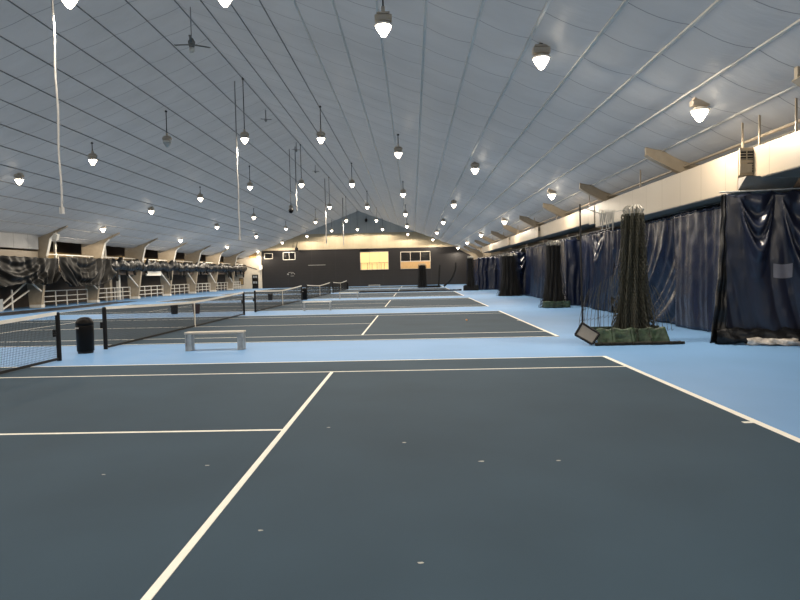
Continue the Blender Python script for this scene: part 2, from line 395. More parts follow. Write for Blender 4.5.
# fabric side panels of the nearest bay
struct('wall_left_fabric', MB().bb((-17.2, 18, 3.92), (-16.9, 39.7, 5.3)), M['liner'], 'grey fabric panel closing the nearest gallery bay', 'wall')
struct('wall_left_board', MB().bb((-17.1, 18, 3.25), (-16.95, 39.7, 3.78)), M['cream'], 'cream board under the grey fabric panel', 'wall')
struct('wall_left_sill', MB().bb((-17.4, 18, 0), (-17.2, 36.4, 0.75)), M['gable_grey'], 'low grey wall at the foot of nearest gallery bay', 'wall')
bays = [y for y in FR if 33 < y < YF - 1]
for i, y0 in enumerate(bays[:-1] + [bays[-1]]):
    y1 = bays[i + 1] if i + 1 < len(bays) else YF - 1.0
    ym = (y0 + y1) / 2
    # upper mullion post
    if y1 < YF - 2:
        o = MB().bb((-0.07, -0.07, 2.72), (0.07, 0.07, 5.3)).build('mullion_post', M['white']); o.location = (-18.2, ym, 0)
        tag(o, f'white post standing on the balcony in the {names[i]} gallery bay from the camera', 'post', 'balcony posts')
    # solid tan infill beside every column
    o = MB().bb((-18.3, y0 + .1, 3.55), (-18.2, y0 + 2.6, 5.2)).build('wall_infill', M['tan']); tag(o, f'tan panel beside the {names[i]} gallery column', 'panel', kind='structure')
    # balcony rail
    r = empty('balcony_rail', (-17.3, ym, 2.72), 0, f'white balcony rail in the {names[i]} gallery bay from the camera', 'rail', 'balcony rails')
    MB().bb((-0.03, y0 - ym, 0.9), (0.03, y1 - ym, 0.98)).build('top_rail', M['white'], r)
    MB().bb((-0.03, y0 - ym, 0.45), (0.03, y1 - ym, 0.5)).build('mid_rail', M['white'], r)
    for yy in (y0 + .5, y0 + 2.4, ym + .6, y1 - .6): MB().bb((-0.03, yy - ym - .03, 0), (0.03, yy - ym + .03, 0.95)).build('post', M['white'], r)
    # lower guard rail
    r = empty('guard_rail', (-17.6, ym, 0), 0, f'white guard rail under the balcony in the {names[i]} gallery bay from the camera', 'rail', 'lower guard rails')
    a, b = y0 + 1.0 - ym, y1 - 0.6 - ym
    for k, z in enumerate((0.36, 0.72, 1.1)): MB().bb((-0.025, a, z - .026), (0.025, b, z + .026)).build('rail', M['white'], r)
    for k in range(5):
        yy = a + (b - a) * k / 4; MB().bb((-0.025, yy - .028, 0), (0.025, yy + .028, 1.12)).build('post', M['white'], r)
o = MB().box((0, 0, 0), (.3, .28, .42)).bar((0, 0, .15), (-.1, .05, .3), .06).build('floodlight', M['white'], bevel=.03); o.location = (-15.7, 39.7, 4.72); o.rotation_euler = (.2, .35, 0)
tag(o, 'small white floodlight fixed to the knee of the nearest gallery column', 'floodlight')
# stair beside the nearest column
r = empty('stair_rail', (-17.3, 37.2, 0), 0, 'white stair handrail left of the nearest gallery column', 'rail')
MB().bar((0, -1.4, 0.1), (0, 1.6, 1.7), 0.08).build('handrail', M['white'], r)
MB().bar((0, -0.9, 0.05), (0, 1.9, 1.2), 0.08).build('lower_rail', M['white'], r)
for y in (-1.3, 0.2): MB().bb((-.03, y - .04, 0), (.03, y + .04, 1.3)).build('post', M['white'], r)
o = MB().bb((-0.25, -0.2, 0), (0.25, 0.2, 2.5)).build('wooden_post', M['tan']); o.location = (-18.4, 51.6, 0)
tag(o, 'tan post in the dark recess of the third gallery bay', 'post')
o = MB().bb((-0.13, -0.13, 0), (0.13, 0.13, 2.5)).build('round_post', M['white']); o.location = (-18.0, 57.6 - 5.0, 0)
tag(o, 'cream post carrying the balcony beside the third column', 'post')

# draped black curtains on the balcony
def swag_curtain(x, y0, y1, zt, drops, seed, label, bottom):
    rnd = random.Random(seed); ph = [rnd.uniform(0, 6) for _ in range(6)]
    m = MB(); L = y1 - y0
    def fn(u, v):
        y = u * L - L / 2
        zb = bottom(u)
        z = zt + (zb - zt) * v - 0.05 * abs(sin(u * L * 3.0))
        sw = 1.2 * v * v * sin(u * pi * 2 + ph[0])
        a = 0.05 + 0.12 * v
        d = a * sin((y + sw) * 5.2 + ph[1]) + a * .6 * sin((y + sw * 1.4) * 9.1 + ph[2]) + 0.16 * v * sin((y + v * .8) * 1.9 + ph[3])
        x = 2 * (u - .45)
        q = v - 1.5 * (1 - min(1, x * x))
        wgt = max(0, 1 - x * x)
        d = d * (1 - .75 * wgt * min(1, v * 2)) + wgt * min(1, v * 2.2) * (.13 * sin(q * 11 + ph[4]) + .06 * sin(q * 23 + 2 * x + ph[5]) + .12 * v)
        return (d, y, z)
    m.grid(fn, int(L * 14), 34)
    o = m.build('draped_curtain', M['blackcloth'], smooth=True, thick=0.01); o.location = (x, (y0 + y1) / 2, 0)
    return tag(o, label, 'curtain', 'draped black curtains on the gallery')
swag_curtain(-16.3, 33.2, 41.0, 3.38, 0, 3, 'black vinyl curtain draped over the balcony left of the nearest column', lambda u: 1.55 + 0.45 * (2 * u - 1) ** 2 - 0.15 * sin(u * 9))
swag_curtain(-16.32, 41.1, 48.4, 3.5, 0, 5, 'black vinyl curtain draped over the balcony between the two nearest columns', lambda u: 1.25 + 0.75 * u ** 3 + 0.5 * (1 - u) ** 4 - .1 * sin(u * 11))
swag_curtain(-16.3, 25.0, 33.1, 3.3, 0, 8, 'black vinyl curtain at the left edge of the gallery', lambda u: 0.9 + 0.9 * u)
def bundle(y0, y1, seed, label):
    rnd = random.Random(seed); m = MB(); L = y1 - y0
    def fn(u, v):
        y = u * L - L / 2; a = 2 * pi * v
        n1 = noise.noise((y * 1.6, seed * 3.1, cos(a) * .8)); n2 = noise.noise((y * 4.0, seed * 1.7, sin(a) * 1.5))
        sg = 0.18 * abs(sin((y + seed) * 1.1))
        r = 0.26 + 0.12 * n1 + 0.10 * n2
        return (r * 0.8 * cos(a), y, 3.12 - sg + (r + 0.12) * 1.15 * sin(a) + 0.12 * n1)
    m.grid(fn, int(L * 9), 16)
    o = m.build('bundled_curtain', M['bundle'], smooth=True); o.location = (-16.72, (y0 + y1) / 2, 0)
    # hanging tails
    for k in range(3):
        yy = rnd.uniform(-L / 2 + .4, L / 2 - .4); ln = rnd.uniform(.5, 1.3); t = MB()
        t.grid(lambda u, v: (0.08 * sin(u * 9 + k), yy + (u - .5) * (0.7 - .3 * v) + .15 * v * sin(k), 2.95 - ln * v + 0.1 * sin(u * 7)), 12, 10)
        t.build('hanging_tail', M['blackcloth'], o, smooth=True, thick=.01)
    return tag(o, label, 'curtain', 'bundled black curtains on the gallery rail')
for i in range(1, len(bays)):
    y1 = bays[i + 1] if i + 1 < len(bays) else YF - 1.6
    bundle(bays[i] + (1.4 if i == 1 else .05), y1 - .05, i, f'bundled black curtain tied along the balcony rail in the {names[i]} gallery bay')
o = MB().bb((-0.06, -1.6, 0), (0.06, 1.6, 0.42)).build('white_board', M['white']); o.location = (-16.98, 57.6, 2.1)
tag(o, 'white board hung below the bundled curtain in the third gallery bay', 'board')
# stair lamp bracket spots under the left eave come with the lamp rows
# dark tarp on the floor along the left side
m = MB()
def tarp(u, v):
    y = 22 + 26 * v; x = -16.0 + 2.3 * u - (0.5 * u * (v > .8))
    h = 0.015 + 0.05 * abs(noise.noise((x * 2, y * .7, 1))) + 0.03 * abs(noise.noise((x * 6, y * 3, 4)))
    if u in (0, 1) or v in (0, 1): h = 0.004
    return (x + .15 * noise.noise((0, y * .5, 9)), y, h)
m.grid(tarp, 14, 90)
tag(m.build('floor_tarp', M['tarp'], smooth=True), 'long dark crumpled tarp lying on the blue floor before the left gallery', 'tarp')

# ------------------------------------------------------------------ tennis nets
def net_h(t): return 0.914 + 0.156 * (abs(t) / 6.4) ** 1.3
def make_net(name):
    r = empty(name)
    for sy in (-1, 1):
        p = MB().lathe([(0.05, 0), (0.05, 1.06), (0.035, 1.09)], 14).build('net_post', M['black'], r, smooth=False)
        p.location = (0, sy * 6.4, 0)
        q = MB().box((-0.07, -sy * 0.0, 0.62), (0.07, 0.07, 0.16)).build('winch', M['black'], p)
    n = MB(); w = 0.0042
    ys = [-6.33 + 0.045 * i for i in range(282)]
    for y in ys: n.bar((0, y, 0.05), (0, y, net_h(y)), w)
    rows = 21
    for j in range(rows):
        f = j / (rows - 1)
        seg = [-6.33 + 12.66 * k / 16 for k in range(17)]
        for a, b in zip(seg, seg[1:]):
            n.bar((0, a, 0.06 + (net_h(a) - .08) * f), (0, b, 0.06 + (net_h(b) - .08) * f), w)
    n.build('netting', M['netblack'], r)
    t = MB(); seg = [-6.36 + 12.72 * k / 24 for k in range(25)]
    for a, b in zip(seg, seg[1:]):
        za, zb = net_h(a), net_h(b)
        t.add([(s * .012, y, z + dz) for s in (-1, 1) for y, z in ((a, za), (b, zb)) for dz in (-.04, .03)],
              [(0, 1, 3, 2), (4, 6, 7, 5), (1, 5, 7, 3), (0, 2, 6, 4)])
    t.build('top_band', M['tape'], r)
    bt = MB().bb((-.012, -6.36, 0.02), (.012, 6.36, 0.075)); bt.build('bottom_band', M['netblack'], r)
    MB().bb((-.016, -.026, 0.0), (.016, .026, .93)).build('centre_strap', M['tape'], r)
    return r
net0 = make_net('tennis_net')
for k in range(5):
    o = net0 if k == 0 else copy_tree(net0)
    o.location = (0, CYS[k], 0)
    tag(o, f'black tennis net with white top band across the {ordn[k]} court', 'net', 'tennis nets')

# ------------------------------------------------------------------ bins, benches, small things
def make_bin():
    r = empty('litter_bin')
    MB().lathe([(0.175, 0.04), (0.195, 0.06), (0.2, 0.66), (0.195, 0.70)], 24).build('bin_body', M['plastic'], r, smooth=True)
    MB().lathe([(0.205, 0.69), (0.2, 0.76), (0.16, 0.84), (0.09, 0.88), (0.02, 0.89)], 24).build('dome_lid', M['plastic'], r, smooth=True)
    MB().box((-0.09, -0.175, 0.63), (0.09, 0.04, 0.03)).build('bin_label', M['hem'], r)
    MB().lathe([(0.17, 0), (0.18, 0.05)], 20).build('bin_foot', M['rubber'], r)
    return r
b0 = make_bin()
for k, (x, y, l) in enumerate(((-0.13, 14.6, 'black domed litter bin between the nearest two net posts'),
                               (0.0, 44.1, 'black domed litter bin between the third and fourth nets'),
                               (-0.1, 73.7, 'black domed litter bin past the fifth net near the charcoal wall'))):
    o = b0 if k == 0 else copy_tree(b0)
    o.location = (x, y, 0); tag(o, l, 'bin', 'litter bins')
def make_bench():
    r = empty('bench')
    MB().bb((-0.72, -0.16, 0.41), (0.72, 0.16, 0.46)).build('seat', M['bronze'], r, bevel=.012)
    for sx in (-1, 1):
        MB().bb((sx * 0.70, -0.15, 0), (sx * 0.56, 0.15, 0.02)).bb((sx * 0.70, -.15, 0), (sx * .67, .15, .41)).bb((sx * .58, -.13, 0.0), (sx * .56, .13, .41)).bb((sx * .67, -.12, .02), (sx * .58, -.10, .4)).bb((sx * .67, .10, .02), (sx * .58, .12, .4)).build('leg', M['steel'], r)
    return r
def make_bench2():
    r = empty('bench')
    MB().bb((-0.72, -0.16, 0.43), (0.72, 0.16, 0.47)).build('seat', M['white'], r)
    for sx in (-1, 1): MB().bar((sx * .66, -.13, 0), (sx * .66, -.13, .43), .05).bar((sx * .66, .13, 0), (sx * .66, .13, .43), .05).bar((sx * .66, -.13, .2), (sx * .66, .13, .2), .04).build('leg', M['steel'], r)
    return r
b = make_bench(); b.location = (3.06, 14.72, 0); b.rotation_euler = (0, 0, 0.05)
tag(b, 'weathered grey bench beside the second net, nearest the camera', 'bench', 'courtside benches')
b2 = make_bench2()
for k, (x, y, l) in enumerate(((3.1, 31.0, 'white thin-legged bench between the second and third nets'),
                               (3.2, 44.5, 'white thin-legged bench between the third and fourth courts'),
                               (3.27, 73.6, 'white thin-legged bench near the foot of the charcoal wall'))):
    o = b2 if k == 0 else copy_tree(b2)
    o.location = (x, y if k else 30.4, 0); tag(o, l, 'bench', 'courtside benches')
o = MB().lathe([(0.002, -.033), (.02, -.026), (.031, -.01), (.033, 0), (.031, .01), (.02, .026), (.002, .033)], 14).build('tennis_ball', M['ball'], smooth=True)
o.location = (9.9, 22.0, 0.042); tag(o, 'orange tennis ball lying on the second court', 'ball')
def stand(x, y, label, m):
    r = empty('waste_basket', (x, y, 0), 0, label, 'basket', 'small waste baskets')
    MB().lathe([(.15, 0), (.19, .42), (.2, .44)], 14).build('basket_body', m, r, smooth=True)
    MB().lathe([(.205, .43), (.205, .47)], 14).build('basket_rim', M['black'], r)
stand(-4.06, 30.0, 'small black waste basket beyond the second net, left one', M['black'])
stand(-2.94, 30.0, 'small dark red waste basket beyond the second net', M['red'])
stand(-2.76, 45.0, 'small black waste basket beyond the third net', M['black'])

# ------------------------------------------------------------------ duct on the right
def duct():
    r = empty('air_duct', (0, 0, 0), 0, 'long cream sheet metal air duct above the navy curtains', 'duct')
    X0, X1 = 15.8, 16.7
    segs = [(-6, 14.1, 3.78, 4.49, 0), (14.1, 24.9, 3.52, 4.43, -0.32), (25.3, 36.1, 3.79, 4.44, -.2), (36.4, 47.1, 3.82, 4.44, -.2), (47.4, 66, 3.86, 4.44, -.2)]
    for (a, b, z0, z1, dx) in segs:
        s = MB().bb((X0 + dx, a, z0), (X1, b, z1)).build('duct_section', M['duct'], r)
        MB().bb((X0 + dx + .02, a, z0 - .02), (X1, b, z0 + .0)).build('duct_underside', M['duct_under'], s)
    # sloping transition at the first step
    MB().add([(X0 - .32, 13.75, 3.8), (X1, 13.75, 3.8), (X0 - .32, 14.12, 3.52), (X1, 14.12, 3.52), (X0 - .32, 14.12, 3.8), (X1, 14.12, 3.8)],
             [(0, 1, 3, 2), (0, 2, 4), (1, 5, 3), (2, 3, 5, 4), (0, 4, 5, 1)]).build('duct_transition', M['duct_under'], r)
    for (y, z0, z1) in ((14.05, 3.87, 4.49), (25.1, 3.68, 4.4), (36.2, 3.8, 4.42), (47.25, 3.85, 4.42)):
        bx = MB().bb((X0 - 0.31, y, z0), (X0 - .01, y + (0.04 if y < 15 else .7), z1)).build('outlet_box', M['cream'], r)
        gl = MB()
        for ix in range(2):
            for iz in range(2):
                if (ix, iz) == (0, 0): continue
                gl.bb((X0 - .29 + ix * .155, y - .015, z0 + .05 + iz * .29), (X0 - .29 + ix * .155 + .12, y, z0 + .05 + iz * .29 + .22))
        gl.build('outlet_grille', M['black'], bx)
        gl = MB()
        for iz in range(9): gl.bb((X0 - .30, y - .025, z0 + .04 + iz * .062), (X0 + .0, y - .012, z0 + .055 + iz * .062))
        gl.bb((X0 - .30, y - .025, z0 + .04), (X0 - .04, y - .02, z0 + .25))
        gl.build('grille_blade', M['cream_d'], bx)
    for y in (11.9, 12.6, 13.9, 14.6, 21, 27, 33, 39, 45, 52, 59): MB().bar((X0 + .05, y, 4.4), (X0 + .05, y, roof_z(X0) + .02), 0.035).build('hanger_rod', M['cream'], r)
    return r
duct()
o = MB().bar((16.25, 4, 4.84), (16.25, 64, 4.84), 0.07, n=6).build('eave_pipe', M['cream'])
tag(o, 'thin cream pipe running along the right eave above the duct', 'pipe')
# overhead wire that carries the curtains
o = MB().bar((16.12, 14.9, 3.47), (16.12, 88, 3.47), 0.02, n=6).build('curtain_cable', M['steel'])
tag(o, 'long thin steel cable carrying the navy side curtains', 'cable')
o = MB().bar((15.05, 14.09, 3.49), (17.9, 13.35, 3.49), .03, n=6).build('curtain_cable', M['steel'])
tag(o, 'short steel cable carrying the worn curtain at the right edge', 'cable')

# ------------------------------------------------------------------ navy curtains on the right
def curtain(name, p0, p1, zt, zb, seed, label, amp=0.12, k=5.0, sweep=0.0, swag=None, m=None, group='navy side curtains', nv=40, dens=16, drop=0.0):
    rnd = random.Random(seed); ph = [rnd.uniform(0, 6.28) for _ in range(8)]
    p0, p1 = Vector((*p0, 0)), Vector((*p1, 0)); d = p1 - p0; L = d.length; d.normalize(); nrm = Vector((-d.y, d.x, 0))
    c = (p0 + p1) / 2
    def off(u, v):
        s = u * L
        w = s + sweep * (v ** 2.0) + 0.15 * noise.noise((s * .7, v * 2.0, seed))
        a = amp * (0.35 + 0.75 * min(v, .8))
        f = abs(sin(w * k * .5 + ph[0])); g = abs(sin(w * k * 1.13 + ph[1] + 1.2 * v)); h = sin(w * k * .41 + ph[2])
        r = a * (0.95 * (1 - f) ** 1.3 + 0.55 * (1 - g) + 0.55 * h - .6)
        r += 0.028 * sin(s * 14 + ph[5]) * max(0, 1 - v * 2.2)
        r += 0.012 * noise.noise((s * 6, v * 9, seed))
        if swag:
            for (su, sw, sd, dep) in swag:      # catenary folds hung between two hooks
                x = (u - su) / sw
                if abs(x) < 1:
                    q = (1 - x * x)
                    ring = v / max(0.02, sd * q)
                    e = exp(-((ring - 1) / 0.35) ** 2)
                    r += dep * q * (e + 0.5 * sin(min(ring, 1.6) * 14) * exp(-((ring - .7) / .5) ** 2))
        return r
    def fn(u, v):
        s = u * L
        z = zt - 0.07 * abs(sin(s * pi / 0.45)) * (1 - v) - (zt - zb) * v - drop * u * (1 - v)
        q = c * 0 + d * (s - L / 2) + nrm * off(u, v)
        return (q.x, q.y, z)
    m_ = MB().grid(fn, int(L * dens), nv)
    o = m_.build(name, m or M['navy'], smooth=True, thick=0.008)
    o.location = c
    tag(o, label, 'curtain', group)
    def hem(u, v):
        q = d * (u * L - L / 2) + nrm * (off(u, 0) + .012)
        return (q.x, q.y, fn(u, 0)[2] + .015 - .06 * v)
    MB().grid(hem, int(L * dens), 2).build('top_hem', m or M['navy'], o, smooth=True, thick=.01)
    return o, off, d, nrm, L, fn
# sheets hung along the right side of every court (normal points to the court when going away)
NV = {}
NV['a'] = curtain('side_curtain', (16.1, 15.0), (15.9, 18.5), 3.42, 0.02, 11, 'narrow pleated navy vinyl curtain just behind the nearest worn curtain', amp=.07, k=8)
NV['b'] = curtain('side_curtain', (16.12, 18.2), (16.05, 24.55), 3.42, 0.02, 12, 'navy vinyl curtain with long swept folds right of the olive net bundle', amp=.17, k=5.2, sweep=-3.0, dens=22)
NV['c'] = curtain('side_curtain', (16.05, 24.6), (16.1, 29.3), 3.45, 0.02, 13, 'navy vinyl curtain with a small top swag left of the olive net bundle', amp=.13, k=6.2, sweep=-.8, swag=[(.4, .2, .4, .10)], dens=20)
NV['d'] = curtain('side_curtain', (16.1, 30.1), (16.15, 36.5), 3.45, 0.02, 14, 'navy vinyl curtain beside the third court, nearer half', amp=.14, k=4.5, sweep=1.2)
NV['e'] = curtain('side_curtain', (16.15, 36.7), (16.1, 43.7), 3.42, 0.02, 15, 'navy vinyl curtain beside the third court, farther half', amp=.14, k=4.2, sweep=-.8)
NV['f'] = curtain('side_curtain', (16.1, 45.2), (16.1, 51.4), 3.4, 0.02, 16, 'navy vinyl curtain beside the fourth court, nearer half', amp=.15, k=4.0, sweep=.8)
NV['g'] = curtain('side_curtain', (16.1, 51.5), (16.1, 58.6), 3.4, 0.02, 17, 'navy vinyl curtain beside the fourth court, farther half', amp=.15, k=4.0)
NV['h'] = curtain('side_curtain', (16.1, 59.0), (16.1, 73.4), 3.4, 0.02, 18, 'navy vinyl curtain beside the fifth court', amp=.16, k=3.6)
NV['i'] = curtain('side_curtain', (16.1, 73.8), (16.1, 89.8), 3.4, 0.02, 19, 'navy vinyl curtain at the far end beside charcoal wall', amp=.16, k=3.4)
curtain('end_curtain', (14.35, 59.0), (16.2, 58.9), 3.2, 0.02, 20, 'navy curtain end panel facing the camera after the fourth court', amp=.08, k=7, group='navy end panels')
curtain('end_curtain', (15.3, 44.85), (17.7, 44.75), 3.2, 0.02, 21, 'navy curtain end panel with a corded swag facing the camera after third court', amp=.06, k=5, swag=[(.25, .24, .4, -.18)], group='navy end panels', dens=30)
curtain('end_curtain', (15.5, 29.8), (17.7, 29.7), 3.3, 0.02, 22, 'navy curtain end panel facing the camera after the second court', amp=.09, k=7, group='navy end panels')
# the worn panel nearest the camera
nc, off, nd, nn, NL, nfn = curtain('worn_curtain', (15.2, 14.05), (17.9, 13.35), 3.46, 0.05, 31, 'large worn navy vinyl curtain hanging at the right edge, nearest the camera',
                      amp=.10, k=6.0, sweep=-.55, swag=[(.22, .13, .38, -.20), (.56, .17, .52, -.14)], m=M['navy_d'], group='worn curtain', dens=44, nv=70)
pm = MB()
def patchfn(u, v):
    uu = .335 + .135 * u; vv = .475 + .093 * v
    q = nfn(uu, vv); return (q[0] - nn.x * .03 * 1, q[1] - nn.y * .03, q[2])
pm.grid(patchfn, 8, 8); pm.build('tape_patch', M['patch'], nc, smooth=True)
# heavy black edge strip
em = MB()
def edgefn(u, v):
    w = .10 + .26 * v ** 2
    q = nd * (-NL / 2 - .02 - w * (1 - u)) + nn * (-.06 + .05 * sin(u * 7 + v * 5) + .04 * sin(v * 31))
    return (q.x, q.y, 3.44 - 3.42 * v)
em.grid(edgefn, 10, 60); em.build('edge_strip', M['bundle'], nc, smooth=True, thick=.01)
hm = MB()
def hemfn(u, v):
    s = -NL / 2 + .35 + u * (NL - .4); a = 2 * pi * v
    n = noise.noise((s * 5, cos(a) * 1.5, sin(a) * 1.5)); r = .09 + .07 * n
    q = nd * s + nn * (-.22 + r * 1.6 * cos(a) + .08 * noise.noise((s * 2, 0, 0)))
    return (q.x, q.y, max(.002, .085 + r * sin(a)))
hm.grid(hemfn, 90, 14, ); hm.build('crumpled_hem', M['hem'], nc, smooth=True)
hm = MB()
def hemfn2(u, v):
    s = -NL / 2 - .25 + u * (NL + .2); a = 2 * pi * v
    n = noise.noise((s * 4, cos(a) * 1.5 + 7, sin(a) * 1.5)); r = .15 + .09 * n
    q = nd * s + nn * (-.08 + r * 1.3 * cos(a))
    return (q.x, q.y, max(.002, .17 + r * 1.2 * sin(a)))
hm.grid(hemfn2, 90, 16); hm.build('gathered_hem', M['bundle'], nc, smooth=True)

# ------------------------------------------------------------------ gathered divider nets
def pleat(a, z, H, prof, seed, npl=11):
    t = z / H
    r = prof(t)
    return r * (1 + 0.22 * sin(npl * a + 2.5 * sin(t * 3 + seed)) + 0.10 * sin((npl * 2 + 3) * a + seed + t * 4))
def bundle_net(parent, H, prof, sx, cords, core, seed, dens=1.0):
    m = MB(); na, nz = 44, 40
    m.grid(lambda u, v: (sx * .8 * pleat(2 * pi * u, v * H, H, prof, seed) * cos(2 * pi * u), .8 * pleat(2 * pi * u, v * H, H, prof, seed) * sin(2 * pi * u), v * H), na * 3, nz, closed=True)
    m.build('folded_netting', core, parent, smooth=True)
    m = MB(); NA = int(64 * dens); NZ = int(H / .075)
    def P(i, j):
        a = 2 * pi * i / NA; z = H * j / NZ; r = pleat(a, z, H, prof, seed) * (1.02 + .06 * sin(i * 2.7 + j * .3))
        return (sx * r * cos(a), r * sin(a), z)
    for j in range(NZ):
        for i in range(NA):
            o_ = j % 2 * .5
            m.bar(P(i + o_, j), P(i + .5 + (0 if j % 2 == 0 else .5), j + 1), .007, n=3)
            m.bar(P(i + o_, j), P(i - .5 + (0 if j % 2 == 0 else .5), j + 1), .007, n=3)
    m.build('outer_netting', cords, parent)
    t = MB()
    for i in range(14):
        a = 2 * pi * i / 14; r = prof(1.0)
        t.tube([(sx * r * cos(a) * .9, r * sin(a) * .9, H - .05), (sx * r * 1.2 * cos(a), r * 1.2 * sin(a), H + .1), (sx * r * .7 * cos(a + .3), r * .7 * sin(a + .3), H + .2), (sx * r * .4 * cos(a), r * .4 * sin(a), H - .02)], .025, n=4)
    t.build('top_loop', M['rope'], parent)

g = empty('gathered_divider_net', (13.05, 14.7, 0), 0, 'tall olive divider net gathered to a column over green tarps beside the nearest baseline', 'net', 'gathered divider nets')
bundle_net(g, 3.1, lambda t: .20 + .10 * (1 - t) ** .8 + .40 * max(0, .4 - t), 1.0, M['netolive'], M['netcore'], 1.0, 1.2)
for ch in g.children: ch.location.x = .25
# loose net beside the column
m = MB()
def LP(i, j, NJ):
    x = -1.15 + 2.2 * i; y = .08 * sin(i * 30)
    xx = x * (1 - .25 * j * j) + .03 * sin(i * 40 + j * 2)
    return (xx, y * (1 - .3 * j) - .3 + .3 * j, .30 + 1.5 * j * (1 - .35 * abs(2 * i - 1.05)))
NI, NJ = 38, 12
for i in range(NI):
    for j in range(NJ):
        m.bar(LP(i / NI, j / NJ, NJ), LP(i / NI, (j + 1) / NJ, NJ), .006, n=3)
        if j % 3 == 0: m.bar(LP(i / NI, j / NJ, NJ), LP((i + 1) / NI, (j + .6) / NJ, NJ), .004, n=3)
m.build('loose_netting', M['netolive'], g)
# green weighted skirt panels
xs = [(-.78, -.42), (-.42, .02), (.02, .52), (.5, .9)]
for k, (a, b) in enumerate(xs):
    sm = MB()
    def sk(u, v, a=a, b=b, k=k):
        x = a + (b - a) * u + (0.07 * v if k == 3 else 0) * -1 * u
        y = -.58 + .16 * v + .05 * sin(u * pi) * (1 - v) + .03 * noise.noise((u * 4, v * 4, k))
        return (x, y, .02 + .36 * v + .02 * sin(u * 6 + k))
    sm.grid(sk, 10, 8)
    sm.build('skirt_panel', M['green'], g, smooth=True, thick=.03)
    bk = MB().grid(lambda u, v, a=a, b=b: (a + (b - a) * u, .28 - .2 * v, .02 + .36 * v), 6, 6)
    bk.build('rear_skirt_panel', M['green'], g, smooth=True, thick=.02)
bw = MB()
for k in range(9):
    x = -.75 + 1.75 * k / 8; bw.bar((x - .12, -.62 + .03 * sin(k * 3), .04), (x + .12, -.61 + .03 * sin(k * 5), .04), .07, n=6)
bw.bar((.85, -.55, .03), (1.22, -.58, .03), .06, n=6)
bw.build('bottom_weight', M['netcore'], g)
# pale end flap with a black border
F = [(-1.09, -.35, .52), (-1.27, -.4, .25), (-.91, -.55, .03), (-.73, -.5, .27)]
MB().add(F, [(0, 1, 2, 3)]).build('end_flap', M['duct_under'], g, thick=.01)
fb = MB()
for i in range(4): fb.bar(F[i], F[(i + 1) % 4], .05, n=6)
fb.build('flap_border', M['black'], g)
MB().bar((-1.08, -.35, .48), (-1.03, -.03, 3.36), .035, n=8).box((-1.07, -.27, 1.1), (.05, .05, .12)).build('lead_pole', M['black'], g)
lp = MB().tube([(-1.03, -.03, 3.3), (-.5, 0, 3.12), (.05, 0, 3.2)], .02, n=4)
for k in range(7): lp.tube([(-.55 + k * .05, 0, 3.22), (-.53 + k * .05, .02, 2.82 + .1 * sin(k * 4)), (-.50 + k * .05, 0, 3.22)], .016, n=4)
lp.build('header_rope', M['rope'], g)

def plain_bundle(x, y, H, prof, sx, label, core, seed, dens=.7):
    g = empty('gathered_divider_net', (x, y, 0), 0, label, 'net', 'gathered divider nets')
    bundle_net(g, H, prof, sx, M['netblack'], core, seed, dens)
    return g
flare = lambda a, b: (lambda t: a + (b - a) * max(0, 1 - t * 1.4) ** 1.6)
g2 = plain_bundle(14.75, 29.13, 3.0, flare(.26, .52), 1.15, 'dark gathered divider net standing between the second and third courts', M['netdark'], 2.2)
w = MB().grid(lambda u, v: ((u - .5) * 1.3, -.5 + .12 * noise.noise((u * 6, v * 6, 2)), .02 + .3 * v), 16, 6); w.build('skirt_panel', M['green'], g2, smooth=True, thick=.04)
g3 = plain_bundle(15.0, 43.97, 2.9, flare(.40, .62), 1.25, 'black gathered divider net standing between the third and fourth courts', M['netdark'], 3.1)
g4 = plain_bundle(13.6, 58.8, 3.15, flare(.24, .40), 1.1, 'black gathered divider net standing between the fourth and fifth courts', M['netdark'], 4.4)
w = MB().grid(lambda u, v: ((u - .5) * 1.5, -.4 + .1 * noise.noise((u * 6, v * 6, 2)), .01 + .42 * v * (1 + .3 * sin(u * 9))), 20, 6); w.build('skirt_panel', M['netdark'], g4, smooth=True, thick=.05)
g5 = plain_bundle(9.15, 73.6, 2.75, flare(.36, .46), 1.15, 'black gathered divider net in front of the charcoal wall', M['netdark'], 5.3)
MB().bb((.2, -.15, 0), (2.2, .1, .28)).build('skirt_panel', M['netdark'], g5)
MB().bar((1.95, 0, 0), (2.15, 0, 2.75), .22, n=6).build('lead_pole', M['netdark'], g5)
MB().tube([(4.1, 0, 3.0), (4.05, 0, 2.2), (3.7, 0, 1.3), (3.2, 0, .6), (2.6, 0, .15)], .2, n=6).build('trailing_edge', M['netdark'], g5)
# dark netting rolled out along the floor between the fourth and fifth courts
m = MB()
m.grid(lambda u, v: (2.7 + 10.0 * u, 58.8 + (.09 + .05 * noise.noise((u * 40, 0, 0))) * cos(2 * pi * v), max(.002, .07 + (.08 + .04 * noise.noise((u * 50, 3, v))) * sin(2 * pi * v))), 120, 10)
tag(m.build('rolled_net', M['netdark'], smooth=True), 'long dark net roll lying on the floor between fourth and fifth courts', 'net')

